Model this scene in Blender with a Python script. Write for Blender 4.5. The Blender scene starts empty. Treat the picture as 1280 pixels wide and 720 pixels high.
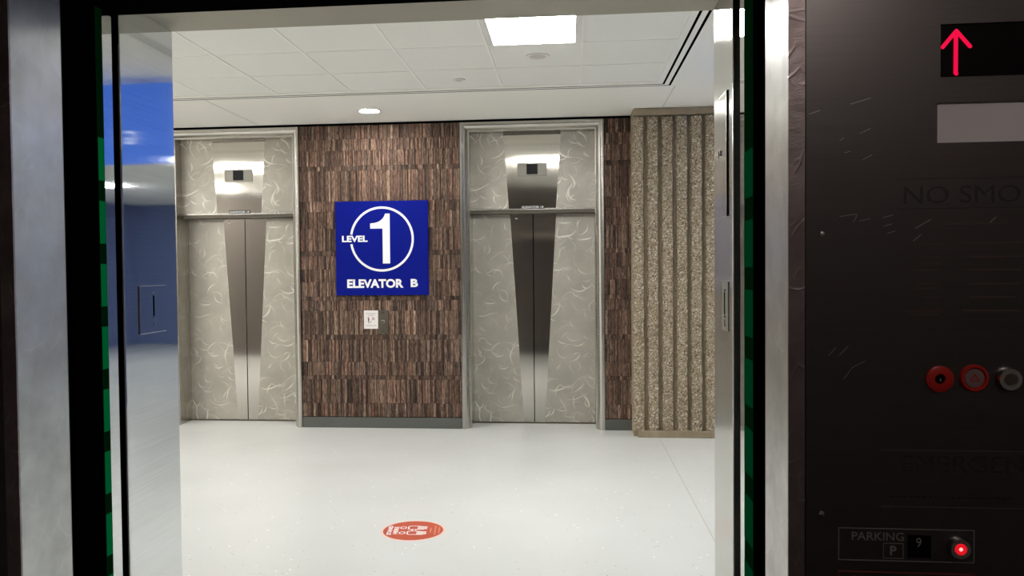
import bpy, math, random
from mathutils import Vector, Matrix
random.seed(7)
C = bpy.context.scene.collection
PI = math.pi

# ------------------------------------------------------------------ materials
def new_mat(name):
    m = bpy.data.materials.new(name); m.use_nodes = True
    nt = m.node_tree
    return m, nt, nt.nodes['Principled BSDF']

def plain(name, col, rough=.5, metal=0., spec=.5, emit=None, es=0.):
    m, nt, b = new_mat(name)
    b.inputs['Base Color'].default_value = (*col, 1)
    b.inputs['Roughness'].default_value = rough
    b.inputs['Metallic'].default_value = metal
    b.inputs['Specular IOR Level'].default_value = spec
    if emit:
        b.inputs['Emission Color'].default_value = (*emit, 1)
        b.inputs['Emission Strength'].default_value = es
    # slight procedural unevenness in the gloss
    n = nt.nodes.new('ShaderNodeTexNoise'); n.inputs['Scale'].default_value = 40
    r = nt.nodes.new('ShaderNodeMapRange')
    r.inputs['To Min'].default_value = max(.02, rough-.04); r.inputs['To Max'].default_value = min(1, rough+.04)
    tc = nt.nodes.new('ShaderNodeTexCoord')
    nt.links.new(tc.outputs['Object'], n.inputs['Vector'])
    nt.links.new(n.outputs['Fac'], r.inputs['Value']); nt.links.new(r.outputs['Result'], b.inputs['Roughness'])
    return m

def mth(nt, op, a, b=None, c=None, clamp=False):
    n = nt.nodes.new('ShaderNodeMath'); n.operation = op; n.use_clamp = clamp
    for i, v in enumerate((a, b, c)):
        if v is None: continue
        if isinstance(v, (int, float)): n.inputs[i].default_value = v
        else: nt.links.new(v, n.inputs[i])
    return n.outputs[0]

def vmth(nt, op, a, b=None, out=0):
    n = nt.nodes.new('ShaderNodeVectorMath'); n.operation = op
    for i, v in enumerate((a, b)):
        if v is None: continue
        if isinstance(v, (tuple, list)): n.inputs[i].default_value = v
        else: nt.links.new(v, n.inputs[i])
    return n.outputs[out]

def ramp(nt, fac, stops):
    r = nt.nodes.new('ShaderNodeValToRGB'); e = r.color_ramp.elements
    while len(e) < len(stops): e.new(.5)
    for i, (p, c) in enumerate(stops):
        e[i].position = p; e[i].color = (*c, 1)
    nt.links.new(fac, r.inputs['Fac'])
    return r.outputs['Color']

def noise(nt, vec, scale, detail=3, rough=.5):
    n = nt.nodes.new('ShaderNodeTexNoise')
    n.inputs['Scale'].default_value = scale; n.inputs['Detail'].default_value = detail
    n.inputs['Roughness'].default_value = rough
    nt.links.new(vec, n.inputs['Vector'])
    return n.outputs['Fac']

def objvec(nt, scale=(1, 1, 1), rot=(0, 0, 0)):
    tc = nt.nodes.new('ShaderNodeTexCoord'); mp = nt.nodes.new('ShaderNodeMapping')
    mp.inputs['Scale'].default_value = scale; mp.inputs['Rotation'].default_value = rot
    nt.links.new(tc.outputs['Object'], mp.inputs['Vector'])
    return mp.outputs['Vector']

def bump(nt, b, h, strength, dist=.01):
    n = nt.nodes.new('ShaderNodeBump'); n.inputs['Strength'].default_value = strength
    n.inputs['Distance'].default_value = dist
    nt.links.new(h, n.inputs['Height']); nt.links.new(n.outputs['Normal'], b.inputs['Normal'])

def brushed(name, col, rough, stretch=(2, 2, 300), var=.12, metal=1., wave=0., colvar=.06, aniso=None, wscale=(1, 1, 1)):
    """brushed steel: fine grain drawn along one direction, slight waviness of the sheet"""
    m, nt, b = new_mat(name)
    b.inputs['Metallic'].default_value = metal
    if aniso:
        b.inputs['Anisotropic'].default_value = aniso[0]
        cb = nt.nodes.new('ShaderNodeCombineXYZ')
        for i in range(3): cb.inputs[i].default_value = aniso[1][i]
        nt.links.new(cb.outputs[0], b.inputs['Tangent'])
    g = noise(nt, objvec(nt, stretch), 1.5, 4)
    lo = tuple(c*(1-colvar) for c in col); hi = tuple(min(1, c*(1+colvar)) for c in col)
    nt.links.new(ramp(nt, g, [(.3, lo), (.7, hi)]), b.inputs['Base Color'])
    r = nt.nodes.new('ShaderNodeMapRange')
    r.inputs['To Min'].default_value = max(.03, rough-var*rough); r.inputs['To Max'].default_value = rough+var*rough
    nt.links.new(g, r.inputs['Value']); nt.links.new(r.outputs['Result'], b.inputs['Roughness'])
    if wave:
        w = noise(nt, objvec(nt, wscale), 1.6, 1)
        h = mth(nt, 'MULTIPLY_ADD', g, .004, w)
        bump(nt, b, h, 1., wave)
    return m

def swirl(name, base, arc, axis='xz', scale=1., rough=.42, metal=.75, amt=1., bw=.05, cl=.75):
    """orbital-sanded steel: random arcs ground into the sheet in several layers"""
    m, nt, b = new_mat(name)
    tc = nt.nodes.new('ShaderNodeTexCoord'); sp = nt.nodes.new('ShaderNodeSeparateXYZ')
    nt.links.new(tc.outputs['Object'], sp.inputs[0])
    cb = nt.nodes.new('ShaderNodeCombineXYZ')
    nt.links.new(sp.outputs['X' if axis == 'xz' else 'Y'], cb.inputs[0]); nt.links.new(sp.outputs['Z'], cb.inputs[1])
    uv = cb.outputs[0]
    wob = nt.nodes.new('ShaderNodeTexNoise'); wob.inputs['Scale'].default_value = 3*scale
    nt.links.new(uv, wob.inputs['Vector'])
    wv = vmth(nt, 'MULTIPLY', vmth(nt, 'SUBTRACT', wob.outputs['Color'], (.5, .5, .5)), (.12/scale, .12/scale, 0))
    uvw = vmth(nt, 'ADD', uv, wv)
    tot = None
    for k, (s, w, wt) in enumerate([(4.2, .022, 1.), (5.3, .025, .8), (6.6, .03, .8), (3.3, .018, .9), (8.1, .04, .6), (5.9, .02, .9)]):
        mp = nt.nodes.new('ShaderNodeMapping')
        mp.inputs['Scale'].default_value = (s*scale,)*3
        mp.inputs['Rotation'].default_value = (0, 0, .7*k)
        mp.inputs['Location'].default_value = (3.7*k, 1.9*k, 0)
        nt.links.new(uvw, mp.inputs['Vector'])
        v = nt.nodes.new('ShaderNodeTexVoronoi'); v.voronoi_dimensions = '2D'; v.inputs['Scale'].default_value = 1
        nt.links.new(mp.outputs[0], v.inputs['Vector'])
        d = vmth(nt, 'SUBTRACT', mp.outputs[0], v.outputs['Position'])
        cs = nt.nodes.new('ShaderNodeSeparateColor'); nt.links.new(v.outputs['Color'], cs.inputs[0])
        off = vmth(nt, 'SUBTRACT', v.outputs['Color'], (.5, .5, .5))
        off = vmth(nt, 'MULTIPLY', off, (1.1, 1.1, 0))
        d2 = vmth(nt, 'ADD', d, off)
        ln = vmth(nt, 'LENGTH', d2, out=1)
        rr = mth(nt, 'MULTIPLY_ADD', cs.outputs[2], .3, .38)
        e = mth(nt, 'ABSOLUTE', mth(nt, 'SUBTRACT', ln, rr))
        ring = mth(nt, 'SUBTRACT', 1., mth(nt, 'DIVIDE', e, w*1.6), clamp=True)
        near = mth(nt, 'SUBTRACT', 1.25, mth(nt, 'MULTIPLY', vmth(nt, 'LENGTH', d, out=1), 3.0), clamp=True)
        a = mth(nt, 'MULTIPLY', ring, near)
        a = mth(nt, 'MULTIPLY', a, mth(nt, 'MULTIPLY', wt, mth(nt, 'MULTIPLY_ADD', cs.outputs[0], 1.2, 0.)))
        tot = a if tot is None else mth(nt, 'MAXIMUM', tot, a)
    cloud = noise(nt, uv, 4*scale, 3, .6)
    fine = noise(nt, uv, 160*scale, 2)
    f = mth(nt, 'MULTIPLY', tot, amt)
    f = mth(nt, 'ADD', f, mth(nt, 'MULTIPLY_ADD', cloud, cl, -.36*cl))
    f = mth(nt, 'ADD', f, mth(nt, 'MULTIPLY_ADD', fine, .16, -.08), clamp=True)
    nt.links.new(ramp(nt, f, [(0, base), (1, arc)]), b.inputs['Base Color'])  # glint of the arcs put into the colour over the real grinding marks
    b.inputs['Metallic'].default_value = metal
    r = nt.nodes.new('ShaderNodeMapRange'); r.inputs['To Min'].default_value = rough+.06; r.inputs['To Max'].default_value = rough-.12
    nt.links.new(f, r.inputs['Value']); nt.links.new(r.outputs[0], b.inputs['Roughness'])
    bump(nt, b, f, bw, .01)
    return m

M = {}
M['swirl'] = swirl('orbital_steel', (.43, .405, .345), (.88, .85, .76), 'xz', .9, .42, .6, 1.15)
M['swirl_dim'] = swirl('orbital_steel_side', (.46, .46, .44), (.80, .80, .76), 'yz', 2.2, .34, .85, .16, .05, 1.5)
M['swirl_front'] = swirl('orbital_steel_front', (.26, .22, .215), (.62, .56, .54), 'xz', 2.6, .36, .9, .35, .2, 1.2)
M['wedge'] = brushed('polished_steel', (.60, .57, .52), .12, (240, 2, 2), .1, 1., 0, aniso=(.95, (1, 0, 0)))
M['transom_mirror'] = brushed('polished_steel_wavy', (.66, .63, .57), .115, (1, 1, 200), .1, 1., .006, aniso=(.95, (1, 0, 0)), wscale=(1.5, 1, .8))
M['frame_steel'] = brushed('brushed_frame_steel', (.54, .52, .48), .27, (200, 200, 2), .05, colvar=.015)
M['jamb_steel'] = brushed('satin_jamb_steel', (.65, .655, .64), .045, (3, 3, 300), .1, 1., .0012, aniso=(.9, (0, 1, 0)))
M['jamb_steel_soft'] = brushed('satin_jamb_steel_soft', (.67, .67, .64), .19, (3, 3, 300), .1, 1., .0015, aniso=(.97, (0, 1, 0)))
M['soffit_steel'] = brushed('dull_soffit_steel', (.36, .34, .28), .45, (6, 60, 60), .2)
M['panel_steel'] = brushed('dark_brushed_panel_steel', (.15, .142, .138), .36, (3, 3, 400), .2)
M['black'] = plain('black_paint', (.003, .003, .003), .95, 0, 0)
M['black_rubber'] = plain('black_rubber', (.0015, .0015, .0015), .95, 0, 0)
M['black_glass'] = plain('black_glass', (.002, .002, .002), .3, 0, .15)
M['indicator'] = plain('indicator_plate_steel', (.40, .38, .33), .5, .5)
M['chrome'] = plain('chrome', (.75, .75, .75), .14, 1)
M['satin'] = plain('satin_nickel', (.6, .58, .55), .3, 1)
M['dark_satin'] = plain('darkened_steel', (.16, .14, .11), .4, .8)
M['bar_dark'] = plain('shadow_gap_steel', (.14, .125, .10), .5, .7)
M['white'] = plain('white_vinyl', (.96, .96, .96), .5)
M['sign_blue'] = plain('blue_sign_face', (.003, .009, .22), .6, 0, .08)
M['sign_edge'] = plain('blue_sign_edge', (.01, .02, .2), .5)
M['paper'] = plain('white_plastic_notice', (.85, .8, .78), .5)
M['ink'] = plain('dark_ink', (.03, .03, .03), .6)
M['ink_grey'] = plain('grey_ink', (.4, .4, .4), .6)
M['ink_red'] = plain('red_ink', (.5, .08, .1), .6)
M['base_grey'] = plain('grey_rubber_base', (.105, .11, .10), .45)
M['arrow'] = plain('lit_red_arrow', (.3, 0, .02), .5, emit=(1, .0, .065), es=.85)
M['led'] = plain('lit_red_button', (.3, 0, 0), .4, emit=(1, .01, .02), es=.75)
M['led_core'] = plain('lit_button_core', (.6, .2, .2), .4, emit=(1, .55, .5), es=1.2)
M['green_dim'] = plain('dim_green_emitter', (.001, .004, .002), .9, 0, 0, emit=(.0, .062, .013), es=.09)
M['green'] = plain('green_emitter_window', (0, .008, .003), .9, 0, 0, emit=(.0, .105, .028), es=.7)
M['red_ring'] = plain('red_plastic', (.55, .02, .012), .35, 0, .5)
M['lens'] = plain('frosted_lens', (.93, .91, .91), .6)
M['tile_light'] = plain('lit_light_diffuser', (1, 1, 1), .5, emit=(1, .985, .965), es=62)
M['tile_light_far'] = plain('lit_far_diffuser', (1, 1, 1), .5, emit=(.95, .98, 1), es=38)
M['down_light'] = plain('lit_downlight_lens', (1, 1, 1), .5, emit=(1, .96, .91), es=230)
M['white_metal'] = plain('white_enamel', (.82, .80, .76), .4)
M['tile_shade'] = plain('off_white_plastic', (.60, .57, .52), .6)
M['blue_lit'] = plain('lit_blue_sign_face', (.02, .08, .4), .5, emit=(.06, .17, .66), es=.85)
M['white_lit'] = plain('lit_white_letter', (.9, .9, .9), .5, emit=(.75, .85, 1), es=1.0)
M['orange'] = plain('orange_vinyl', (.50, .078, .03), .55)
M['pale_pink'] = plain('pale_ring_vinyl', (.85, .62, .53), .55)
M['salmon'] = plain('salmon_print', (.72, .27, .19), .55)
M['line_dim'] = plain('etched_line', (.42, .42, .40), .4, .5)
M['line_red'] = plain('red_filled_etching', (.35, .05, .05), .5)
M['etch'] = plain('etched_dark_line', (.075, .07, .068), .5, .85)
M['small_text'] = plain('etched_small_text', (.17, .12, .10), .5, .5)
M['etch_hi'] = plain('etched_highlight', (.55, .52, .5), .35, .9)
M['scratch'] = plain('bright_scratch', (.7, .68, .66), .3, .9)
M['dark_door'] = plain('dim_blue_glass_wall', (.22, .28, .5), .3, .2)
M['cab_wall'] = plain('cab_wall_laminate', (.27, .23, .215), .5)
M['cab_floor'] = plain('cab_floor_rubber', (.05, .05, .05), .7)

def m_ceiling(name, col):
    m, nt, b = new_mat(name)
    v = objvec(nt)
    f = noise(nt, v, 120, 2)
    nt.links.new(ramp(nt, f, [(.35, tuple(c*.96 for c in col)), (.65, col)]), b.inputs['Base Color'])
    b.inputs['Roughness'].default_value = .9; b.inputs['Specular IOR Level'].default_value = .15
    bump(nt, b, f, .1, .002)
    return m
M['ceiling_tile'] = m_ceiling('ceiling_tile_white', (.88, .875, .82))
M['plaster'] = m_ceiling('painted_ceiling_plaster', (.95, .93, .86))
M['plaster_wall'] = m_ceiling('painted_wall_plaster', (.82, .79, .73))

def m_floor():
    m, nt, b = new_mat('pale_terrazzo')
    v = objvec(nt)
    c0 = ramp(nt, noise(nt, v, 1.3, 3), [(.3, (.655, .67, .645)), (.7, (.70, .715, .70))])
    # small chips: some bright, some dark
    def chips(scale, thr):
        vo = nt.nodes.new('ShaderNodeTexVoronoi'); vo.inputs['Scale'].default_value = scale
        nt.links.new(v, vo.inputs['Vector'])
        s = nt.nodes.new('ShaderNodeSeparateColor'); nt.links.new(vo.outputs['Color'], s.inputs[0])
        pick = mth(nt, 'GREATER_THAN', s.outputs[0], thr)
        return mth(nt, 'MULTIPLY', pick, mth(nt, 'LESS_THAN', vo.outputs['Distance'], .28))
    mx = nt.nodes.new('ShaderNodeMix'); mx.data_type = 'RGBA'
    nt.links.new(chips(45, .985), mx.inputs['Factor']); nt.links.new(c0, mx.inputs['A']); mx.inputs['B'].default_value = (1, 1, 1, 1)
    mx2 = nt.nodes.new('ShaderNodeMix'); mx2.data_type = 'RGBA'
    nt.links.new(chips(60, .988), mx2.inputs['Factor']); nt.links.new(mx.outputs['Result'], mx2.inputs['A']); mx2.inputs['B'].default_value = (.38, .36, .33, 1)
    nt.links.new(mx2.outputs['Result'], b.inputs['Base Color'])
    b.inputs['Roughness'].default_value = .3; b.inputs['Specular IOR Level'].default_value = .25
    return m
M['floor'] = m_floor()

def m_bark():
    m, nt, b = new_mat('brown_strip_mosaic')
    at = nt.nodes.new('ShaderNodeAttribute'); at.attribute_name = 'tint'
    v = objvec(nt, (1, 1, .16)); f = noise(nt, v, 110, 4, .7)
    v2 = objvec(nt, (1, 1, .6)); f2 = noise(nt, v2, 60, 3, .6)
    k = mth(nt, 'MULTIPLY_ADD', f, 3.0, -.85)
    k2 = mth(nt, 'MULTIPLY_ADD', f2, .9, .5)
    kk = mth(nt, 'MULTIPLY', k, k2, clamp=False); kk = mth(nt, 'MAXIMUM', kk, .05)
    cb = nt.nodes.new('ShaderNodeCombineXYZ')
    for i in range(3): nt.links.new(kk, cb.inputs[i])
    c = vmth(nt, 'MULTIPLY', at.outputs['Color'], cb.outputs[0])
    nt.links.new(c, b.inputs['Base Color'])
    b.inputs['Roughness'].default_value = .6; b.inputs['Specular IOR Level'].default_value = .3
    bump(nt, b, f, .8, .012)
    return m
M['bark'] = m_bark()

def m_concrete(name, smooth):
    m, nt, b = new_mat(name)
    v = objvec(nt)
    vo = nt.nodes.new('ShaderNodeTexVoronoi'); vo.inputs['Scale'].default_value = 75
    nt.links.new(v, vo.inputs['Vector'])
    s = nt.nodes.new('ShaderNodeSeparateColor'); nt.links.new(vo.outputs['Color'], s.inputs[0])
    peb = ramp(nt, s.outputs[0], [(0, (.15, .10, .065)), (.14, (.19, .135, .08)), (.2, (.38, .30, .19)), (.6, (.48, .40, .28)), (.85, (.62, .55, .44)), (1, (.75, .70, .62))])
    cl = noise(nt, objvec(nt, (1, 1, .3)), 6, 4, .6)
    mat_ = ramp(nt, cl, [(.3, (.27, .215, .14)), (.7, (.385, .315, .22))])
    if smooth:
        nt.links.new(mat_, b.inputs['Base Color']); h = noise(nt, v, 40, 4)
    else:
        mx = nt.nodes.new('ShaderNodeMix'); mx.data_type = 'RGBA'
        nt.links.new(mth(nt, 'LESS_THAN', vo.outputs['Distance'], .52), mx.inputs['Factor'])
        nt.links.new(mat_, mx.inputs['A']); nt.links.new(peb, mx.inputs['B'])
        nt.links.new(mx.outputs['Result'], b.inputs['Base Color'])
        h = mth(nt, 'SUBTRACT', 1., vo.outputs['Distance'])
    b.inputs['Roughness'].default_value = .85; b.inputs['Specular IOR Level'].default_value = .2
    bump(nt, b, h, .9 if not smooth else .4, .012)
    return m
M['aggregate'] = m_concrete('exposed_aggregate', False)
M['concrete'] = m_concrete('smooth_tan_concrete', True)

# ------------------------------------------------------------------ mesh builder
class MB:
    def __init__(s): s.v = []; s.f = []; s.c = []; s.mi = []
    def add(s, vs, fs, col=None, mi=0):
        n = len(s.v); s.v += [tuple(v) for v in vs]
        for f in fs: s.f.append([i+n for i in f]); s.c.append(col); s.mi.append(mi)
        return s
    def box(s, x0, x1, y0, y1, z0, z1, col=None, mi=0):
        vs = [(x0, y0, z0), (x1, y0, z0), (x1, y1, z0), (x0, y1, z0), (x0, y0, z1), (x1, y0, z1), (x1, y1, z1), (x0, y1, z1)]
        return s.add(vs, [(0, 3, 2, 1), (4, 5, 6, 7), (0, 1, 5, 4), (1, 2, 6, 5), (2, 3, 7, 6), (3, 0, 4, 7)], col, mi)
    def prism(s, poly, plane, d0, d1):
        """poly in 2D; plane 'xz' extrudes along Y, 'yz' along X, 'xy' along Z"""
        def P(a, b, d): return {'xz': (a, d, b), 'yz': (d, a, b), 'xy': (a, b, d)}[plane]
        n = len(poly)
        vs = [P(a, b, d0) for a, b in poly]+[P(a, b, d1) for a, b in poly]
        fs = [list(range(n))[::-1], list(range(n, 2*n))]+[(i, (i+1) % n, (i+1) % n+n, i+n) for i in range(n)]
        return s.add(vs, fs)
    def ring(s, cx, cz, ro, ri, plane, d0, d1, a0=0, a1=2*PI, n=64, sx=1.):
        def P(a, b, d): return {'xz': (a, d, b), 'yz': (d, a, b), 'xy': (a, b, d)}[plane]
        full = abs(a1-a0-2*PI) < 1e-6; m = n if full else n+1
        vs = []
        for i in range(m):
            t = a0+(a1-a0)*i/n
            for r in (ro, ri):
                for d in (d0, d1): vs.append(P(cx+sx*r*math.cos(t), cz+r*math.sin(t), d))
        fs = []
        for i in range(n):
            a = 4*i; b = 4*((i+1) % m)
            fs += [(a, b, b+2, a+2), (a+1, a+3, b+3, b+1), (a, a+1, b+1, b), (a+2, b+2, b+3, a+3)]
        if not full: fs += [(0, 2, 3, 1), (4*n, 4*n+1, 4*n+3, 4*n+2)]
        return s.add(vs, fs)
    def disc(s, cx, cz, r, plane, d0, d1, n=40, sx=1.):
        return s.prism([(cx+sx*r*math.cos(2*PI*i/n), cz+r*math.sin(2*PI*i/n)) for i in range(n)], plane, d0, d1)
    def lathe(s, c, axis, prof, n=40):
        """prof = [(distance along axis, radius)], axis unit vector, centre c"""
        ax = Vector(axis); u = ax.orthogonal().normalized(); w = ax.cross(u); c = Vector(c)
        vs = []
        for d, r in prof:
            for i in range(n):
                t = 2*PI*i/n
                vs.append(c+ax*d+u*(r*math.cos(t))+w*(r*math.sin(t)))
        fs = []
        for k in range(len(prof)-1):
            for i in range(n): fs.append((k*n+i, k*n+(i+1) % n, (k+1)*n+(i+1) % n, (k+1)*n+i))
        fs.append(list(range(n))[::-1]); fs.append([(len(prof)-1)*n+i for i in range(n)])
        return s.add(vs, fs)
    def stroke(s, pts, w, plane, d0, d1):
        """thin flat line through 2D points"""
        for (a, b), (c, d) in zip(pts[:-1], pts[1:]):
            L = math.hypot(c-a, d-b) or 1e-6; nx, nz = -(d-b)/L*w/2, (c-a)/L*w/2
            s.prism([(a+nx, b+nz), (a-nx, b-nz), (c-nx, d-nz), (c+nx, d+nz)], plane, d0, d1)
        return s

def link(name, mb, mat, parent=None, origin=(0, 0, 0), bevel=0., smooth=False):
    me = bpy.data.meshes.new(name)
    o3 = Vector(origin)
    me.from_pydata([Vector(v)-o3 for v in mb.v], [], mb.f)
    import bmesh
    bm = bmesh.new(); bm.from_mesh(me); bmesh.ops.recalc_face_normals(bm, faces=bm.faces); bm.to_mesh(me); bm.free()
    if any(c is not None for c in mb.c):
        ca = me.color_attributes.new('tint', 'FLOAT_COLOR', 'CORNER')
        for p, c in zip(me.polygons, mb.c):
            for li in p.loop_indices: ca.data[li].color = (*(c or (.2, .12, .09)), 1)
    for m in (mat if isinstance(mat, (list, tuple)) else [mat]): me.materials.append(m)
    for p, mi in zip(me.polygons, mb.mi): p.material_index = mi
    if smooth:
        for p in me.polygons: p.use_smooth = len(p.vertices) == 4
        me.set_sharp_from_angle(angle=.7)
    ob = bpy.data.objects.new(name, me); C.objects.link(ob)
    if parent is not None: ob.parent = parent
    else: ob.location = o3
    if bevel:
        b = ob.modifiers.new('bevel', 'BEVEL'); b.width = bevel; b.segments = 2; b.limit_method = 'ANGLE'
    return ob

class Thing:
    """an Empty at the thing's base; parts are given in world coordinates"""
    def __init__(s, name, label, cat, loc, group=None, kind=None):
        s.loc = Vector(loc); e = bpy.data.objects.new(name, None); C.objects.link(e); e.empty_display_size = .05
        e.location = s.loc; e['label'] = label; e['category'] = cat
        if group: e['group'] = group
        if kind: e['kind'] = kind
        s.e = e
    def part(s, name, mb, mat, parent=None, label=None, **k):
        o = link(name, mb, mat, parent or s.e, s.loc, **k)
        if label: o['label'] = label
        return o

def solo(name, mb, mat, label, cat, loc, group=None, **k):
    o = link(name, mb, mat, None, loc, **k); o['label'] = label; o['category'] = cat
    if group: o['group'] = group
    return o

def struct(name, mb, mat, loc=(0, 0, 0), **k):
    o = link(name, mb, mat, None, loc, **k); o['kind'] = 'structure'
    return o

def text_mb(string, x0, x1, z0, z1, d, thick=.002, plane='xz', bold=0., flip=False, rot=None):
    """lettering fitted to a box, facing -Y (plane xz) or lying on the floor (rot)"""
    cu = bpy.data.curves.new('lettering', 'FONT'); cu.body = string; cu.size = 1; cu.offset = bold
    cu.resolution_u = 4; cu.extrude = .0
    ob = bpy.data.objects.new('lettering', cu); C.objects.link(ob)
    dg = bpy.context.evaluated_depsgraph_get()
    me = bpy.data.meshes.new_from_object(ob.evaluated_get(dg))
    bpy.data.objects.remove(ob)
    xs = [v.co.x for v in me.vertices]; ys = [v.co.y for v in me.vertices]
    ax, bx_ = min(xs), max(xs); ay, by = min(ys), max(ys)
    mb = MB(); n = len(me.vertices)
    def T(v, dd):
        u = (v.x-ax)/(bx_-ax); w = (v.y-ay)/(by-ay)
        if rot: return rot(u, w, dd)
        return (x0+(x1-x0)*u, dd, z0+(z1-z0)*w)
    d1 = d+thick
    vs = [T(v.co, d) for v in me.vertices]+[T(v.co, d1) for v in me.vertices]
    fs = [list(p.vertices) for p in me.polygons]+[[i+n for i in p.vertices][::-1] for p in me.polygons]
    cnt = {}
    for p in me.polygons:
        for e in p.edge_keys: cnt[e] = cnt.get(e, 0)+1
    fs += [(a, b, b+n, a+n) for (a, b), c in cnt.items() if c == 1]
    mb.add(vs, fs)
    bpy.data.meshes.remove(me)
    return mb

# ------------------------------------------------------------------ numbers of the place
H = 2.982                 # lobby ceiling
T = .6096                 # ceiling grid
GX, GY = -2.952, 5.357    # a grid node
YW = 7.95                 # face of the far lobby wall
YD = 8.27                 # plane of the far elevator doors
YT = 8.13                 # plane of the panels above those doors
YN = 1.85                 # lobby face of the near elevator wall
CA, CB = -3.315, -.348    # centre lines of the two far elevators
FO, FI = .688, .613       # half widths of frame, outside and inside

# ------------------------------------------------------------------ floor
struct('floor', MB().box(-7, 7.5, YN, 17, -.1, 0), M['floor'])
j = MB().box(.808, .813, 1.9, 7.55, .0002, .0012)
struct('trim_1', j, plain('floor_joint', (.52, .52, .49), .5))

# ------------------------------------------------------------------ ceiling (tiles, grid, plaster margin, slots)
x_in, y_in = GX+6*T, 6.547
c = MB()
xi = -6.9
c.box(-7, x_in+.002, YN, y_in+.002, H+.003, H+.05)                            # tile field lies a little above the bars
struct('ceiling', c, M['ceiling_tile'])
g = MB()
for k in range(-6, 7):
    x = GX+k*T
    g.box(x-.008, x+.008, YN, y_in, H-.001, H+.0028)
for r in range(-5, 2):
    y = GY+r*T
    if y < YN: continue
    g.box(-7, x_in, y-.004, y+.004, H+.0008, H+.0028)
struct('trim_2', g, plain('white_grid_bar', (.93, .92, .87), .35))
p = MB()
# strips between and around the double slot, then the plaster margin
def Lshape(a0, a1, b0, b1, z0=H, z1=H+.05):
    """L strip: side arm x from a0 to a1, far arm y from b0 to b1"""
    p.box(a0, a1, YN, b1, z0, z1)
    p.box(-7, a0, b0, b1, z0, z1)
Lshape(x_in+.002, .740, y_in+.002, 6.632)
Lshape(.758, .792, 6.650, 6.684)
p.box(.811, 7.5, YN, 7.95, H, H+.05); p.box(-7, .811, 6.702, 8.3, H, H+.05)
p.box(.811, 7.5, 7.95, 17, H, H+.05)
struct('ceiling_margin', p, M['plaster'])
s = MB()
s.box(-7, 7.5, YN, 17, H+.052, H+.06)
struct('ceiling_void', s, M['black'])
s = MB()
for a0, a1, b0, b1 in ((.7402, .7578, 6.6322, 6.6498), (.7922, .8108, 6.6842, 6.7018)):
    s.box(a0, a1, YN, b1, H+.0003, H+.049); s.box(-7, a0-.0002, b0, b1, H+.0003, H+.049)
struct('trim_6', s, M['black'])
s = MB().box(.846, .8485, 6.71, 7.58, H-.0015, H+.001).box(-3.02, -3.0175, 6.72, 7.93, H-.0015, H+.001)
struct('trim_3', s, plain('ceiling_joint', (.35, .32, .27), .8))

# ------------------------------------------------------------------ far wall: brown strip mosaic in courses
yz = lambda y: .109+(521-y)*.00783
rows_px = [521, 504, 474, 469, 452, 424, 418, 388, 375, 370, 351, 336, 319, 313, 285, 264, 251, 213, 207, 188, 174, 152]
ZR = [yz(y) for y in rows_px]
ZR[-1] = H-.022
PAL = [(r_*1.03, g_*1.0, b_*1.0) for r_, g_, b_ in [(.27, .172, .118), (.31, .205, .145), (.205, .13, .092), (.36, .25, .178), (.15, .095, .072), (.29, .175, .128), (.25, .175, .13), (.43, .31, .23), (.33, .185, .13), (.115, .072, .055)]]
def mosaic(x0, x1, seed, wmul=1.):
    rnd = random.Random(seed); mb = MB()
    mb.box(x0, x1, YW+.012, YW+.05, .0, H-.02, (.03, .018, .013))
    for a, b in zip(ZR[:-1], ZR[1:]):
        short = (b-a) < .07
        x = x0
        tone = rnd.uniform(.92, 1.08)
        grp = 0; gt = 1.
        while x < x1-1e-4:
            w = min(rnd.choice([.004, .005, .007, .009, .012, .016, .022] if not short else [.016, .02, .025])*wmul, x1-x)
            if grp <= 0: grp = rnd.randint(3, 7); gt = rnd.uniform(.94, 1.06)
            grp -= 1
            c0 = rnd.choice(PAL); k = tone*gt*rnd.uniform(.55, 1.42)*(.74 if short else 1)
            dep = rnd.choice([0, 0, .002, .005, .008, .011]) if not short else rnd.choice([.002, .006, .01])
            gp = .0012 if rnd.random() < .3 else .0005
            mb.box(x+.0005, x+w-gp, YW+dep, YW+.02, a+.0006, b-rnd.choice([.0006, .001, .003]), tuple(min(1, q*k) for q in c0))
            x += w
    return mb
struct('wall_back', mosaic(CA+FO+.004, CB-FO-.004, 1), M['bark'])
struct('wall_back.001', mosaic(CB+FO+.004, .60, 2), M['bark'])
struct('wall_back.002', mosaic(-7, CA-FO-.004, 3, 2.), M['bark'])
# shadow gap between wall and ceiling, its shade put in as a black strip
struct('trim_4', MB().box(-7, .6, YW+.004, YW+.04, H-.020, H-.001), M['black'])
for i, (a, b) in enumerate([(CA+FO+.003, CB-FO-.003), (CB+FO+.003, .598), (-7, CA-FO-.003)]):
    m = MB().box(a, b, YW-.010, YW-.001, 0, .104)
    o = struct('baseboard_back'+('' if i == 0 else '.%03d' % i), m, M['base_grey'], bevel=.002)

# ------------------------------------------------------------------ far elevators
def frame_mb(cx):
    prof = [(0, 8.0), (0, YW-.012), (.003, YW-.016), (.014, YW-.018), (.030, YW-.015), (.044, YW-.007), (.057, YW+.007), (.067, YW+.027), (.073, YW+.050), (.075, YW+.075), (.075, YD-.002), (.085, YD-.002), (.085, 8.0)]
    zt = H-.024
    mb = MB(); n = len(prof)
    vs = []
    for o, y in prof: vs.append((cx-FO+o, y, 0))
    for o, y in prof: vs.append((cx-FO+o, y, zt-o))
    for o, y in prof: vs.append((cx+FO-o, y, zt-o))
    for o, y in prof: vs.append((cx+FO-o, y, 0))
    fs = []
    for s_ in range(3):
        for i in range(n):
            a = s_*n+i; b = s_*n+(i+1) % n; fs.append((a, b, b+n, a+n))
    mb.add(vs, fs)
    return mb

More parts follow.
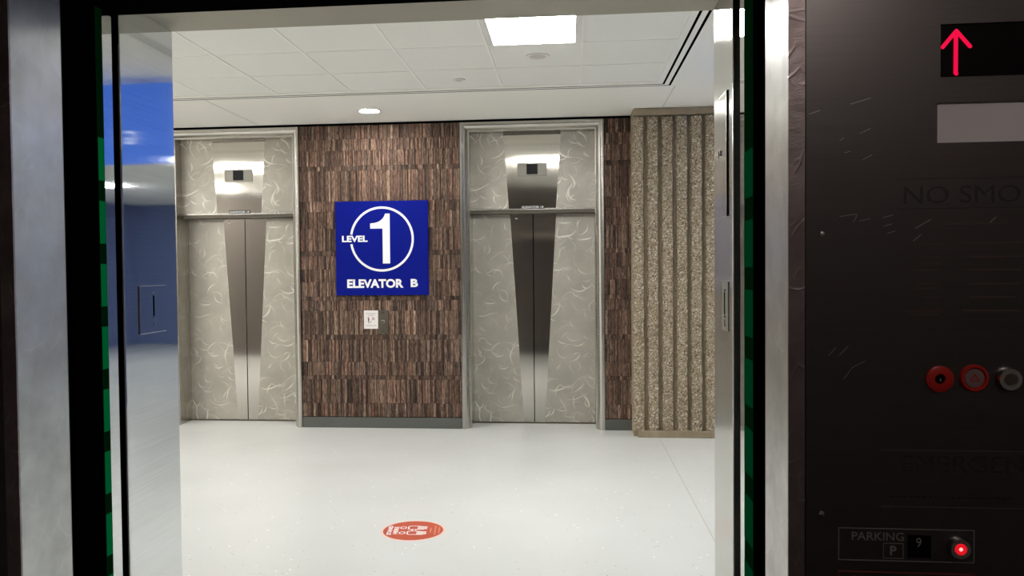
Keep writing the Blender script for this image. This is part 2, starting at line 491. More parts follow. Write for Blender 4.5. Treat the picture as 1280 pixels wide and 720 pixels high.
def elevator(cx, label, sign, tx):
    t = Thing('elevator_entrance', label, 'elevator', (cx, YW, 0), 'elevators across the lobby')
    fr = t.part('door_frame', frame_mb(cx), M['frame_steel'], smooth=True)
    tb, td = 2.125, 2.092                      # bottom of transom, head of doors
    ti = H-.024-.075
    # transom: two swirl panels and a polished tapering middle
    wt, wb = .281, .229
    tr = t.part('transom_panel', MB().prism([(cx-FI, tb), (cx-wb, tb), (cx-wt, ti), (cx-FI, ti)], 'xz', YT, YD), M['swirl'])
    t.part('transom_panel', MB().prism([(cx+wb, tb), (cx+FI, tb), (cx+FI, ti), (cx+wt, ti)], 'xz', YT, YD), M['swirl'])
    m = MB()
    N = 10
    # middle sheet, very slightly bowed
    m.prism([(cx-wb, tb), (cx+wb, tb), (cx+wt, ti), (cx-wt, ti)], 'xz', YT-.001, YD-.01)
    t.part('transom_inlay', m, M['transom_mirror'], None, 'polished tapering middle of the transom')
    t.part('transom_lip', MB().box(cx-FI, cx+FI, YT-.004, YT+.004, tb-.002, tb+.012), M['frame_steel'])
    t.part('door_head', MB().box(cx-FI, cx+FI, YT+.005, YD+.04, td, tb-.003), M['bar_dark'])
    # floor indicator
    m = MB().box(cx+tx-.145, cx+tx+.145, YT-.014, YT-.0015, 2.452, 2.578)
    ind = t.part('floor_indicator', m, M['indicator'], bevel=.004)
    m = MB().box(cx+tx-.054, cx+tx+.054, YT-.0165, YT-.0142, 2.467, 2.567)
    t.part('display_screen', m, M['black_glass'], ind)
    # name plate with small lettering
    nx = cx+sign[1]
    npl = t.part('name_plate', MB().box(nx-.112, nx+.112, YT-.0055, YT-.0042, 2.131, 2.166), M['ink'])
    t.part('name_lettering', text_mb(sign[0], nx-.104, nx+.104, 2.137, 2.160, YT-.0070, .001, bold=.02), M['white'], npl)
    # doors
    for sd in (-1, 1):
        x_in_, x_out = cx+sd*.0045, cx+sd*FI
        wtop, wbot = .229, .105
        P = lambda a, b: (cx+sd*a, b)
        m = MB().prism([P(wbot, .012), P(FI-.003, .012), P(FI-.003, td-.003), P(wtop, td-.003)], 'xz', YD, YD+.04)
        dp = t.part('door_panel', m, M['swirl'])
        m = MB().prism([P(.0045, .012), P(wbot, .012), P(wtop, td-.003), P(.0045, td-.003)], 'xz', YD-.0005, YD+.0395)
        t.part('door_inlay', m, M['wedge'], dp, 'polished tapering centre strip of the door')
        if sd == -1:
            t.part('lock_rosette', MB().lathe((cx-.165, YD-.0007, 2.055), (0, -1, 0), [(0, .013), (.003, .013), (.005, .008)], 16), M['chrome'], dp)
    t.part('shaft_gap', MB().box(cx-.6, cx+.6, YD+.045, YD+.05, 0, td), M['black'])
    t.part('door_sill', MB().box(cx-FI+.001, cx+FI-.001, YD-.012, YD+.045, .001, .008), M['dark_satin'])
    return t
elevator(CA, 'left steel elevator entrance across the lobby, left of the blue level sign', ('ELEVATOR 15', .004), 0.0)
elevator(CB, 'right steel elevator entrance across the lobby, right of the blue level sign', ('ELEVATOR 14', .004), 0.0)

# ------------------------------------------------------------------ fluted concrete pier
t = Thing('concrete_pier', 'tan fluted exposed-aggregate concrete pier right of the far elevators', 'pier', (1.17, 7.62, 0))
PX0, PX1 = .590, 1.75
m = MB()
m.box(PX0, PX1, 7.672, 9.0, 0.0, H-.001)                      # core
t.part('pier_core', m, M['concrete'])
m = MB().box(PX0, PX1, 7.60, 7.672, 2.918, H-.002)
t.part('top_band', m, M['concrete'], bevel=.008)
m = MB().box(PX0+.03, PX1, 7.612, 7.672, .0, .062)
t.part('plinth', m, M['concrete'], bevel=.006)
rib_x = [.634+.129*i for i in range(8)]
rnd = random.Random(5)
for i, rx in enumerate(rib_x):
    # a rib with jagged sides: profile varied along the height
    m = MB(); n = 90; vs = []
    hw = .043
    for k in range(n+1):
        z = .064+(2.905-.064)*k/n
        a, b, d, e = [rnd.uniform(-.006, .006) for _ in range(4)]
        vs += [(rx-hw-.010+a, 7.672, z), (rx-hw+b, 7.622+rnd.uniform(-.003, .006), z), (rx, 7.616+rnd.uniform(-.003, .003), z), (rx+hw+d, 7.622+rnd.uniform(-.003, .006), z), (rx+hw+.010+e, 7.672, z)]
    fs = []
    for k in range(n):
        for q in range(4): a = k*5+q; fs.append((a, a+1, a+6, a+5))
    fs += [(0, 1, 2, 3, 4), tuple(n*5+q for q in (4, 3, 2, 1, 0))]
    fs += [(k*5, (k+1)*5, (k+1)*5+4, k*5+4) for k in range(n)]
    m.add(vs, fs)
    t.part('rib', m, M['aggregate'])

# ------------------------------------------------------------------ blue level sign
SX, SZ, SH = -1.806, 1.760, .4575
t = Thing('level_sign', 'square blue sign with white LEVEL 1 ring and ELEVATOR B between the far elevators', 'sign', (SX, YW, SZ-SH))
ys = YW-.022
t.part('sign_board', MB().box(SX-SH, SX+SH, ys, YW-.0005, SZ-SH, SZ+SH), M['sign_blue'], bevel=.002)
q = .915/640
sx = lambda x: SX+(x-348)*q
sz = lambda y: SZ+(362-y)*q
yl = ys-.0015
a_gap = .155
t.part('ring', MB().ring(sx(349), sz(300), 221*q, 206*q, 'xz', yl, ys-.0001, -PI+a_gap, PI-a_gap, 72), M['white'])
one = [(355, 466), (405, 466), (405, 128), (374, 128), (366, 148), (352, 166), (334, 179), (312, 188), (290, 192), (270, 194), (270, 228), (355, 228)]
t.part('numeral', MB().prism([(sx(a), sz(b)) for a, b in one], 'xz', yl, ys-.0001), M['white'])
t.part('lettering', text_mb('LEVEL', sx(73), sx(251), sz(318), sz(275), yl, .0014, bold=.035), M['white'])
t.part('lettering', text_mb('ELEVATOR', sx(105), sx(495), sz(632), sz(572), yl, .0014, bold=.04), M['white'])
t.part('lettering', text_mb('B', sx(545), sx(595), sz(628), sz(573), yl, .0014, bold=.045), M['white'])

# stair notice and hall call plate
t = Thing('fire_notice', 'small white notice with tiny pictogram under the blue level sign', 'notice', (-1.925, YW, .975))
t.part('notice_card', MB().box(-1.996, -1.854, YW-.010, YW-.0005, .974, 1.154), M['paper'], bevel=.002)
yl = YW-.0108
m = MB()
rnd = random.Random(3)
def dashes(m, x0, x1, z, h, plane='xz', d0=0, d1=0, r=rnd, lo=.006, hi=.02):
    x = x0
    while x < x1:
        w = min(r.uniform(lo, hi), x1-x); m.box(x, x+w, d0, d1, z, z+h) if plane == 'xz' else m.box(d0, d1, x, x+w, z, z+h)
        x += w+lo*.5
for a, b, z in ((-1.978, -1.872, 1.121), (-1.955, -1.895, 1.104), (-1.975, -1.875, 1.003)):
    m = MB(); dashes(m, a, b, z, .006, d0=yl, d1=YW-.0101)
    t.part('text_line', m, M['ink_grey'])
m = MB().disc(-1.952, 1.086, .005, 'xz', yl, YW-.0101, 16)
m.prism([(-1.957, 1.079), (-1.944, 1.079), (-1.941, 1.060), (-1.948, 1.040), (-1.955, 1.040), (-1.952, 1.062)], 'xz', yl, YW-.0101)
m.stroke([(-1.952, 1.026), (-1.936, 1.038), (-1.920, 1.052)], .004, 'xz', yl, YW-.0101)
t.part('pictogram', m, M['ink'])
m = MB().ring(-1.902, 1.073, .013, .009, 'xz', yl, YW-.0101, n=24).stroke([(-1.909, 1.080), (-1.892, 1.064)], .003, 'xz', yl, YW-.0101)
t.part('pictogram', m, M['ink_red'], label='red pictogram')

t = Thing('call_station', 'narrow bronze-grey call button plate beside the small white notice', 'call button', (-1.800, YW, .925))
t.part('face_plate', MB().box(-1.848, -1.752, YW-.009, YW-.0005, .925, 1.156), M['dark_satin'], bevel=.002)
t.part('call_button', MB().lathe((-1.806, YW-.0092, 1.044), (0, -1, 0), [(0, .017), (.004, .017), (.008, .013)], 24), M['chrome'])
for z in (.948, 1.136):
    t.part('screw', MB().lathe((-1.806, YW-.0092, z), (0, -1, 0), [(0, .006), (.002, .005)], 12), M['chrome'])

# ------------------------------------------------------------------ ceiling fittings
def ceiling_panel(cx0, cy0, label, mat, group='square ceiling lights', flat=False):
    t = Thing('ceiling_light', label, 'ceiling light', (cx0+T/2, cy0+T/2, H), group)
    f = MB()
    a, b, c_, d = cx0+.012, cx0+T-.012, cy0+.006, cy0+T-.006
    w = .035
    z0, z1 = (H-.002, H+.0028) if not flat else (H-.012, H-.001)
    f.box(a, a+w, c_, d, z0, z1); f.box(b-w, b, c_, d, z0, z1); f.box(a+w, b-w, c_, c_+w*.4, z0, z1); f.box(a+w, b-w, d-w*.4, d, z0, z1)
    t.part('frame', f, M['white_metal'])
    t.part('diffuser', MB().box(a+w, b-w, c_+w*.4, d-w*.4, z0+.001, z1-.001), mat)
ceiling_panel(GX+4*T, GY-T, 'bright square lit panel in the lobby ceiling grid, cut off by the door head', M['tile_light'])
ceiling_panel(GX-3*T, GY-T, 'square lit ceiling panel left of the opening, seen only mirrored in the left transom', M['tile_light'])
ceiling_panel(GX-6*T, GY-T, 'square lit panel added at the left end of the lobby, unseen, to brighten the ceiling', M['tile_light'])  # added out of view so light bounced off the floor lifts the ceiling
ceiling_panel(GX-6*T, GY-5*T, 'square lit panel added at the left end by the near wall, unseen, to brighten the ceiling', M['tile_light'])  # second unseen panel, added for the same bounce
for cx_, cy_ in [(2.6, 3.3), (2.9, 9.9), (5.2, 6.6), (5.4, 12.5), (3.6, 14.5)]:  # unseen corridor panels, some added only for more bounce light
    ceiling_panel(cx_, cy_, 'unseen square lit panel in the side corridor ceiling', M['tile_light_far'], 'corridor ceiling lights', True)

for dx_, lab in ((-1.775, 'round recessed downlight in the plaster margin near the far wall, above the blue sign'), (-5.3, 'unseen round downlight added beyond the left jamb to brighten the far floor'), (2.3, 'unseen round downlight added beyond the concrete pier to brighten the far floor')):  # last two are unseen, added for more light by the far wall
    t = Thing('downlight', lab, 'ceiling light', (dx_, 7.36, H), 'round downlights along the far wall')
    t.part('trim_ring', MB().ring(dx_, 7.36, .105, .088, 'xy', H-.006, H-.0005), M['white_metal'])
    t.part('lens', MB().disc(dx_, 7.36, .088, 'xy', H-.004, H-.0005), M['down_light'])
t = Thing('sprinkler_cover', 'small round sprinkler plate in the ceiling tile beside the lit panel', 'sprinkler', (-.818, 6.28, H))
t.part('escutcheon', MB().ring(-.818, 6.28, .048, .026, 'xy', H-.004, H+.0028), M['white_metal'])
t.part('cap', MB().disc(-.818, 6.28, .025, 'xy', H-.002, H+.0028), M['tile_shade'])
t = Thing('ceiling_speaker', 'faint round ceiling fitting on the tile just beyond the lit panel', 'ceiling fitting', (-.20, 5.665, H))
t.part('rim', MB().ring(-.20, 5.665, .082, .055, 'xy', H-.001, H+.0028), M['white_metal'])
t.part('grille', MB().disc(-.20, 5.665, .054, 'xy', H+.001, H+.0028), M['tile_shade'])

# ------------------------------------------------------------------ floor sticker
fcx, fcy, fr = -.927, 4.808, .192
t = Thing('floor_sticker', 'round orange standing-spot sticker with white lettering on the pale floor', 'sticker', (fcx, fcy, 0))
t.part('backing', MB().disc(fcx, fcy, fr, 'xy', .0003, .0012, 64), M['pale_pink'])
t.part('print', MB().disc(fcx, fcy, fr*.925, 'xy', .0013, .0018, 64), M['orange'])
# sticker frame: 'up' points to the left of the picture, reading direction away from the camera; turned a little
ang = .10
def fs(u, w, d=None):       # u along reading direction (-1..1), w up (-1..1)
    x = -w*fr; y = u*fr
    return (fcx+x*math.cos(ang)-y*math.sin(ang), fcy+x*math.sin(ang)+y*math.cos(ang))
def ftext(st, u0, u1, w0, w1, bold):
    return text_mb(st, 0, 1, 0, 1, .0019, .0004, bold=bold, rot=lambda u, w, dd: (*fs(u0+(u1-u0)*u, w0+(w1-w0)*w), dd))
t.part('lettering', ftext('STAND', -.42, .46, .65, .79, .03), M['white'])
t.part('lettering', ftext('HERE', -.34, .36, .46, .60, .03), M['white'])
m = MB()
def fstroke(pts, w): m.stroke([fs(*p_) for p_ in pts], w*fr, 'xy', .0019, .0023)
for u in (-.24, .26):
    # head (hollow), shoulders and arms as an outline
    pts = [(u+.10*math.cos(a*PI/10), .32+.09*math.sin(a*PI/10)) for a in range(21)]
    fstroke(pts, .035)
    fstroke([(u-.17, -.32), (u-.17, .10), (u-.12, .16), (u+.12, .16), (u+.17, .10), (u+.17, -.05)], .04)
    fstroke([(u+.17, -.05), (u+.10, -.32)], .04)
for u in (-.24, .26):
    for k in range(4):
        fstroke([(u-.13+.075*k, -.12), (u-.13+.075*k, -.42)], .045)
fstroke([(-.02, .03), (.06, .03)], .03); fstroke([(-.02, -.08), (.06, -.08)], .03)
fstroke([(-.08, -.02), (-.02, .06)], .03); fstroke([(.10, -.02), (.05, .06)], .03)
t.part('pictogram', m, M['white'])
m = MB()
for w_, L in ((-.54, .22), (-.68, .42), (-.80, .3)):
    u = -L; m = MB()
    while u < L:
        k = random.uniform(.05, .1); m.stroke([fs(u, w_), fs(min(L, u+k), w_)], .055*fr, 'xy', .0019, .0023); u += k+.03
    t.part('text_line', m, M['salmon'])

# ------------------------------------------------------------------ the rest of the lobby and the corridor to the right
struct('wall_left', MB().box(-7.1, -7, YN, 8.3, 0, H), M['plaster_wall'])
struct('wall_pier_side', MB().box(1.6, 1.74, 9.0, 17, 0, H), M['plaster_wall'])
struct('wall_right', MB().box(7.5, 7.6, YN, 17.1, 0, H), M['dark_door'])
struct('wall_corridor_end', MB().box(1.74, 7.5, 17, 17.1, 0, H), M['dark_door'])
# near elevator wall around our own opening
XL, XR, ZH = -.907, .316, 2.10
m = MB()
m.box(-7, XL-.055, YN-.04, YN, 0, H); m.box(XR+.055, 7.5, YN-.04, YN, 0, H); m.box(XL-.055, XR+.055, YN-.04, YN, ZH+.055, H)
struct('wall_front', m, plain('near_wall_brown', (.105, .09, .078), .6))

# hanging lit sign in the corridor (seen mirrored in the left jamb)
t = Thing('overhead_sign', 'blue lit overhead sign, seen mirrored in the left steel jamb', 'sign', (1.75, 5.95, H))
t.part('sign_box', MB().box(1.08, 2.5, 5.92, 6.0, 2.36, H-.03), M['blue_lit'], bevel=.004)
t.part('hanger', MB().box(1.3, 1.33, 5.95, 5.97, H-.0295, H-.001), M['satin'])
t.part('hanger', MB().box(2.2, 2.23, 5.95, 5.97, H-.0295, H-.001), M['satin'])
t.part('lettering', text_mb('G', 1.380, 1.452, 2.500, 2.602, 5.917, .002, bold=0.01), M['white_lit'])

# ------------------------------------------------------------------ our landing: frame, doors
t = Thing('landing_frame', 'satin steel door frame of the opening we look through', 'door frame', (-.2955, YN, 0))
jw = .055
lj = t.part('left_jamb', MB().box(XL-jw, XL, 1.617, YN-.001, 0, ZH+jw), M['jamb_steel'], bevel=.003)
rj = t.part('right_jamb', MB().box(XR, XR+jw, 1.644, YN-.001, 0, ZH+jw), M['jamb_steel_soft'], bevel=.003)
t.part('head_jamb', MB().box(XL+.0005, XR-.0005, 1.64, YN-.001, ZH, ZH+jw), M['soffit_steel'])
t.part('landing_sill', MB().box(XL, XR, 1.50, YN-.001, -.03, -.001), M['satin'])

def key_plate(x, sd, y0, y1, z0, z1, ys0, zs0, zs1, label, hook=None):
    t = Thing('key_switch_plate', label, 'wall plate', (x, (y0+y1)/2, z0))
    a, b = sorted((x, x+sd*.0025))
    t.part('plate', MB().box(a, b, y0, y1, z0, z1), M['jamb_steel'], bevel=.0008)
    a, b = sorted((x+sd*.0026, x+sd*.0032))
    t.part('slot', MB().box(a, b, ys0-.0022, ys0+.0022, zs0, zs1), M['black'])
    for z in (zs0-.004, zs1+.004):
        t.part('screw', MB().lathe((x+sd*.0026, ys0, z), (sd, 0, 0), [(0, .0035), (.0012, .003)], 12), M['chrome'])
    if hook: t.part('marking', MB().stroke([(ys0-.004, hook), (ys0+.004, hook+.012), (ys0-.002, hook+.013)], .003, 'yz', *sorted((x+sd*.0026, x+sd*.0032))), M['chrome'])
key_plate(XL, 1, 1.674, 1.789, 1.413, 1.516, 1.733, 1.449, 1.494, 'slotted steel plate low on the left door jamb', 1.424)
key_plate(XR, -1, 1.684, 1.745, 1.416, 1.516, 1.716, 1.449, 1.494, 'slotted steel plate on the right door jamb, below the tall plate', 1.424)
t = Thing('lock_plate', 'tall steel lock plate high on the right door jamb', 'wall plate', (XR, 1.74, 1.646))
t.part('plate', MB().box(XR-.0034, XR-.0004, 1.691, 1.786, 1.646, 1.894), M['jamb_steel_soft'], bevel=.0008)
t.part('keyhole', MB().lathe((XR-.0031, 1.751, 1.778), (-1, 0, 0), [(0, .009), (.003, .008), (.004, .005)], 20), M['chrome'])
t.part('keyway', MB().box(XR-.0078, XR-.0072, 1.7495, 1.7525, 1.768, 1.783), M['black'])
t.part('edge_shadow', MB().box(XR-.0028, XR-.0002, 1.684, 1.6905, 1.646, 1.894), M['black'])

# landing doors (open, standing in their pockets) and cab doors with light curtains
t = Thing('landing_door', 'open steel landing door edge in the left pocket beside the jamb', 'door', (-1.2, 1.58, 0), 'open landing doors')
t.part('door_leaf', MB().box(-1.50, XL-.004, 1.555, 1.598, .005, 2.06), M['jamb_steel'], bevel=.002)
t = Thing('landing_door', 'open steel landing door edge in the right pocket beside the jamb', 'door', (.6, 1.58, 0), 'open landing doors')
t.part('door_leaf', MB().box(XR+.003, .90, 1.545, 1.59, .005, 2.06), M['jamb_steel'], bevel=.002)
def cab_door(x, sd, label, yg0, yg1, mat, z_first):
    t = Thing('cab_door', label, 'door', (x+sd*.2, 1.49, 0), 'open cab doors')
    a, b = sorted((x, x+sd*.45))
    t.part('door_leaf', MB().box(a, b, 1.438, yg0-.0005, .005, 2.06), M['black_rubber'])
    a, b = sorted((x-sd*.0005, x+sd*.02))
    st = t.part('light_curtain', MB().box(a, b, yg0, yg1, .02, 2.06), M['green_dim'])
    z = z_first; a, b = sorted((x-sd*.0010, x-sd*.0006))
    while z > .2:
        t.part('emitter_window', MB().box(a, b, yg0+.001, yg1-.001, z-.083, z), mat, st); z -= .123
cab_door(XL, -1, 'left cab door edge, black with a narrow green-lit light curtain', 1.5315, 1.5545, M['green'], 1.808)
M['green_r'] = plain('faint_green_emitter_window', (0, .006, .003), .9, 0, 0, emit=(.0, .036, .010), es=.7)
cab_door(XR+.001, 1, 'right cab door edge, black with a wide dim green light curtain', 1.47, 1.5405, M['green_r'], 1.75)

# black hoistway, header and floor gap
struct('wall_hoistway_left', MB().box(-1.55, -1.51, 1.386, 1.80, -.3, 2.6), M['black'])
struct('wall_hoistway_right', MB().box(.95, .99, 1.393, 1.80, -.3, 2.6), M['black'])
struct('wall_hoistway_front', MB().box(-1.51, XL-jw-.001, 1.60+.02, 1.64, -.3, 2.6).box(XR+jw+.001, .95, 1.60+.01, 1.64, -.3, 2.6).box(XL-jw, XR+jw, 1.70, 1.80, ZH+jw+.001, 2.6), M['black'])
struct('trim_5', MB().box(-1.51, .95, 1.40, 1.612, 2.066, 2.20), M['black'])
struct('floor_hoistway_gap', MB().box(-1.51, .95, 1.40, 1.80, -.3, -.25), M['black'])
struct('ceiling_hoistway', MB().box(-1.55, .99, 1.25, 1.85, 2.6, 2.65), M['black'])

# ------------------------------------------------------------------ the cab we stand in
YC = 1.25
def column(name, label, x, sd, y1):
    t = Thing(name, label, 'door column', (x, YC, 0))
    a, b = sorted((x, x+sd*.004))
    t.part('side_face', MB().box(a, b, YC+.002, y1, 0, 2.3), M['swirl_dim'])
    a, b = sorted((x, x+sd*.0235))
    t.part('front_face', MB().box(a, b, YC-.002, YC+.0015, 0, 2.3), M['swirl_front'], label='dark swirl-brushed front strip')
    a, b = sorted((x+sd*.0045, x+sd*.03))
    t.part('rear_edge', MB().box(a, b, y1-.004, y1+.009, 0, 2.3), M['dark_satin'])
column('door_column', 'left swirl-brushed steel column at the cab opening', -.885, -1, 1.385)
column('door_column', 'right swirl-brushed steel column beside the control panel', .319, 1, 1.390)
m = MB().box(-1.3, -.910, YC, YC+.02, 0, 2.3)
struct('wall_cab_front_left', m, M['panel_steel'])
struct('wall_cab_transom', MB().box(-1.3, 1.05, YC+.0, YC+.13, 2.305, 2.42), M['panel_steel'])
struct('wall_cab_left', MB().box(-1.35, -1.3, -.75, YC+.10, 0, 2.42), M['cab_wall'])
struct('wall_cab_right', MB().box(1.05, 1.10, -.75, YC+.10, 0, 2.42), M['cab_wall'])
struct('wall_cab_back', MB().box(-1.35, 1.10, -.80, -.75, 0, 2.42), M['cab_wall'])
struct('ceiling_cab', MB().box(-1.35, 1.10, -.80, YC+.13, 2.42, 2.46), M['cab_wall'])
struct('floor_cab', MB().box(-1.35, 1.10, -.80, 1.45, -.03, 0), M['cab_floor'])
struct('wall_cab_shell', MB().box(-1.3, -.92, 1.30, 1.34, 0, 2.3).box(.36, 1.05, 1.30, 1.34, 0, 2.3), M['black'])

# control panel
t = Thing('control_panel', 'dark brushed steel elevator control panel filling the right side', 'control panel', (.69, YC, 0))
pf = YC-.002
# face plate built round the openings for the display and the lamp lens
m = MB()
X0, X1 = .3438, 1.049
dx0, dx1, dz0, dz1 = .529, .80, 1.812, 1.887
lx0, lx1, lz0, lz1 = .525, .80, 1.719, 1.776
for a, b, c_, d in [(X0, X1, 0, lz0), (X0, lx0, lz0, lz1), (lx1, X1, lz0, lz1), (X0, X1, lz1, dz0), (X0, dx0, dz0, dz1), (dx1, X1, dz0, dz1), (X0, X1, dz1, 2.3)]:
    m.box(a, b, pf, YC+.012, c_, d)
t.part('face_plate', m, M['panel_steel'])
ds = t.part('position_display', MB().box(dx0, dx1, pf+.003, YC+.014, dz0, dz1), M['black_glass'])
m = MB()
ax_, at_, ab_ = .5505, 1.879, 1.8165
w = .0055
m.stroke([(ax_, ab_), (ax_, at_-.004)], w, 'xz', pf+.0015, pf+.0028)
m.stroke([(ax_, at_-.002), (ax_-.0185, at_-.0245)], w, 'xz', pf+.0010, pf+.0014)
m.stroke([(ax_, at_-.002), (ax_+.0185, at_-.0245)], w, 'xz', pf+.0005, pf+.0009)
m.disc(ax_, at_-.002, w/2, 'xz', pf+.0001, pf+.0004, 16)
for px_, pz_ in ((ax_, ab_), (ax_-.0185, at_-.0245), (ax_+.0185, at_-.0245)): m.disc(px_, pz_, w/2, 'xz', pf+.0001, pf+.0004, 16)
t.part('up_arrow', m, M['arrow'], ds, 'glowing red up arrow')
t.part('lamp_lens', MB().box(lx0, lx1, pf+.004, YC+.014, lz0, lz1), M['lens'], label='grey frosted emergency lamp lens')
# etched writing
ye, yb = pf-.0006, pf-.0001
t.part('etched_frame', MB().box(.470, .80, ye, yb, 1.668, 1.6688).box(.470, .80, ye, yb, 1.6252, 1.626), M['etch'])
t.part('lettering', text_mb('NO SMOKING', .480, .738, 1.6325, 1.6575, ye, .0005), M['etch'])
t.part('lettering', text_mb('NO SMOKING', .4806, .7386, 1.6319, 1.6569, ye+.0002, .0003), plain('etched_edge', (.2, .18, .17), .45, .8))
m = MB(); rr = random.Random(11)
for z, a, b, c_, d in [(1.6995, .53, .64, 0, 0), (1.602, .53, .62, 0, 0), (1.5745, .494, .532, .560, .64), (1.555, .508, .530, .572, .64), (1.546, .50, .530, 0, 0), (1.536, .494, .532, .566, .64), (1.5165, .496, .532, .568, .638), (1.510, .494, .530, 0, 0), (1.497, .506, .528, .572, .632), (1.478, .478, .532, .562, .64), (1.472, .49, .53, 0, 0)]:
    m = MB(); dashes(m, a, b, z, .0022, d0=ye, d1=yb, r=rr, lo=.0012, hi=.004)
    t.part('instruction_line', m, M['small_text'])
    if d:
        m = MB(); dashes(m, c_, d, z, .0022, d0=ye, d1=yb, r=rr, lo=.0012, hi=.004)
        t.part('instruction_line', m, M['small_text'])
t.part('etched_frame', MB().box(.449, .80, ye, yb, 1.2768, 1.2774).box(.449, .80, ye, yb, 1.1945, 1.195), plain('etched_frame_grey', (.34, .32, .30), .4, .7))
t.part('lettering', text_mb('EMERGENCY', .479, .70, 1.246, 1.270, ye, .0005), M['etch'])
m = MB(); dashes(m, .462, .63, 1.208, .003, d0=ye, d1=yb, r=rr, lo=.004, hi=.008); t.part('instruction_line', m, M['etch'])
# screws of the plate
for z in (1.591, 1.183):
    t.part('screw', MB().lathe((.366, pf, z), (0, -1, 0), [(0, .0042), (.0016, .0036), (.0022, .001)], 14), M['chrome'])
# key switches and stop buttons
def ring_mb(x, z, prof, n=40):
    return MB().lathe((x, pf, z), (0, -1, 0), prof, n)
k = t.part('key_switch', ring_mb(.5295, 1.381, [(.0, .019), (.003, .019), (.0042, .0175), (.0042, .0075), (.0005, .007)]), M['red_ring'], smooth=True, label='red ring key switch')
t.part('keyhole', ring_mb(.5295, 1.381, [(.0006, .0068), (.002, .0065), (.0026, .004)]), M['black_glass'], k)
t.part('key_pin', MB().box(.5285, .5305, pf-.0045, pf-.0027, 1.378, 1.382), M['chrome'], k)
k = t.part('alarm_button', ring_mb(.576, 1.3825, [(.0, .0195), (.0045, .0195), (.0065, .0180), (.0065, .0155), (.003, .0142)]), M['red_ring'], smooth=True, label='red ring alarm button')
cap = t.part('button_cap', ring_mb(.576, 1.3825, [(.0031, .0138), (.0045, .0132), (.0048, .011)]), plain('dusty_rose_cap', (.30, .20, .19), .4, .3), k)
t.part('cap_mark', MB().stroke([(.570, 1.379), (.576, 1.388), (.582, 1.379), (.570, 1.379)], .0014, 'xz', pf-.0054, pf-.0049), M['red_ring'], cap)
def chrome_button(x, z, parent=None, lit=False, name='push_button', r=.0155):
    k = t.part(name, ring_mb(x, z, [(.0, r), (.006, r), (.011, r*.86), (.011, r*.54), (.0095, r*.52)]), M['chrome'], parent, smooth=True)
    if lit:
        t.part('button_lamp', ring_mb(x, z, [(.0097, r*.5), (.0105, r*.46), (.0110, r*.36)], 24), M['led'], k, label='glowing red lamp')
        t.part('lamp_core', ring_mb(x, z, [(.01105, r*.17), (.0114, r*.13)], 16), M['led_core'], k)
    else:
        t.part('button_cap', ring_mb(x, z, [(.0097, r*.5), (.0105, r*.45)], 24), M['dark_satin'], k)
    return k
chrome_button(.622, 1.3815, r=.0175)
# parking rows
def row(z_t, z_b, mat, lit):
    fr = MB(); th = .0011; a, b = .390, .579
    fr.box(a, b, ye, yb, z_t-th, z_t).box(a, b, ye, yb, z_b, z_b+th).box(a, a+th, ye, yb, z_b+th, z_t-th).box(b-th, b, ye, yb, z_b+th, z_t-th)
    o = t.part('parking_row', fr, mat)
    t.part('lettering', text_mb('PARKING', .409, .482, z_t-.018, z_t-.006, ye, .0005), mat, o)
    sq = MB(); a, b, c_, d = .453, .481, z_t-.044, z_t-.0215
    th = .0007
    sq.box(a, b, ye, yb, d-th, d).box(a, b, ye, yb, c_, c_+th).box(a, a+th, ye, yb, c_+th, d-th).box(b-th, b, ye, yb, c_+th, d-th)
    t.part('letter_box', sq, mat, o)
    t.part('lettering', text_mb('P', .4625, .4715, c_+.005, d-.004, ye, .0005, bold=.02), mat, o)
    w = t.part('level_window', MB().box(.487, .519, pf-.001, pf-.0002, z_b+.006, z_t-.009), M['black_glass'], o)
    t.part('lettering', text_mb('9', .4985, .5055, z_t-.026, z_t-.0125, pf-.0016, .0004), M['line_dim'], w)
    chrome_button(.556, (z_t+z_b)/2-.001, o, lit, 'floor_button', .0160)
row(1.1625, 1.1145, M['line_dim'], True)
row(1.0985, 1.0505, M['line_red'], False)
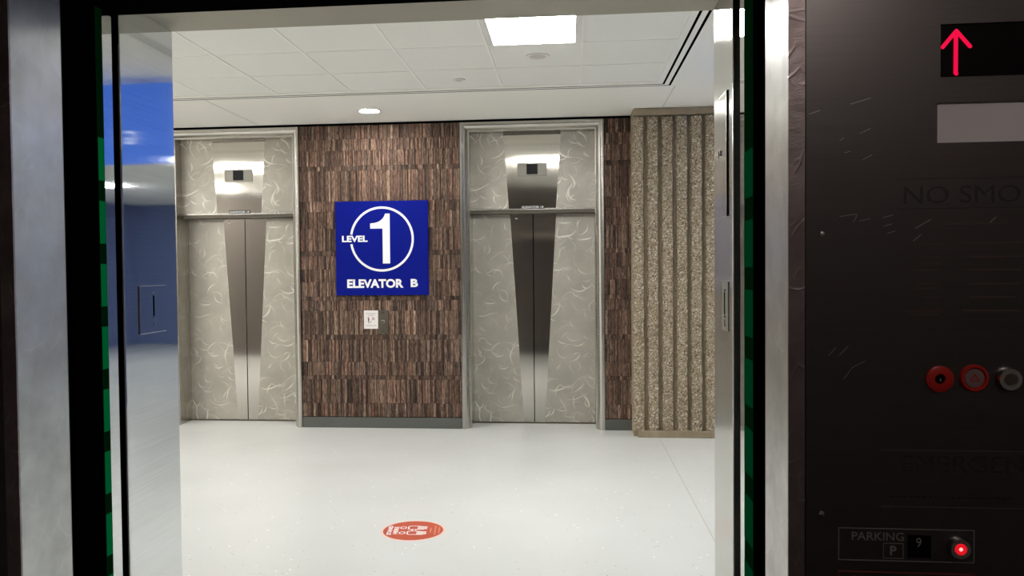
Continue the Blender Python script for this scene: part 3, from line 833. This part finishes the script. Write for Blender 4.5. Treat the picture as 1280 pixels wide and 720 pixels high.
# scratches on the plate
m = MB()
Yc = lambda px, py: (.340+(px-1003)*(.638-.340)/277, 1.513+(360-py)*.001145)
for a, b in [((1050, 270), (1072, 267)), ((1073, 268), (1068, 278)), ((1076, 276), (1090, 273)), ((1106, 272), (1119, 269)), ((1107, 283), (1118, 280)), ((1112, 292), (1122, 289)), ((1148, 286), (1168, 275)), ((1145, 302), (1155, 294)), ((1242, 280), (1250, 273)), ((1036, 446), (1046, 436)), ((1050, 446), (1062, 434)), ((1066, 462), (1084, 453)), ((1056, 476), (1066, 463)), ((1064, 129), (1090, 122)), ((1050, 174), (1056, 171)), ((1076, 166), (1090, 160)), ((1010, 140), (1024, 136)), ((1080, 199), (1092, 193)), ((1056, 190), (1064, 188))]:
    t.part('scratch', MB().stroke([Yc(*a), Yc(*b)], .0006, 'xz', pf-.0004, pf-.0001), M['scratch'])

# ------------------------------------------------------------------ lamps
def area(name, loc, size, power, col=(1, 1, 1), rot=(0, 0, 0), sy=None):
    l = bpy.data.lights.new(name, 'AREA'); l.energy = power; l.color = col; l.size = size
    if sy: l.shape = 'RECTANGLE'; l.size_y = sy
    o = bpy.data.objects.new(name, l); C.objects.link(o); o.location = loc; o.rotation_euler = rot
    return o
# the dim downlight of the cab
t = Thing('cab_light', 'dim round lamp in the cab ceiling behind the camera', 'ceiling light', (.60, .10, 2.42))
t.part('lens', MB().disc(.60, .10, .09, 'xy', 2.405, 2.419), plain('cab_lens', (1, 1, 1), .5, emit=(1, .87, .82), es=40))

w = bpy.data.worlds.new('World'); bpy.context.scene.world = w; w.use_nodes = True
w.node_tree.nodes['Background'].inputs['Color'].default_value = (.02, .02, .025, 1)
w.node_tree.nodes['Background'].inputs['Strength'].default_value = .2

# ------------------------------------------------------------------ camera
cam = bpy.data.cameras.new('camera'); co = bpy.data.objects.new('camera', cam); C.objects.link(co)
cam.sensor_width = 36; cam.lens = 1036.36*36/1280
cam.shift_x = (640-606.97)/1280; cam.shift_y = (364.86-360)/1280
cam.clip_start = .02
R2 = Vector((.99498526, .09958166, -.00937173)); U2 = Vector((.00661952, .02793225, .9995879)); F = Vector((-.09980239, .99463726, -.027133))
mt = Matrix((R2, U2, -F)).transposed().to_4x4(); mt.translation = Vector((0, 0, 1.5445))
co.matrix_world = mt
sc = bpy.context.scene
sc.camera = co
sc.view_settings.view_transform = 'Standard'; sc.view_settings.look = 'None'
sc.view_settings.gamma = 1; sc.view_settings.use_curve_mapping = False
sc.view_settings.exposure = -0.03
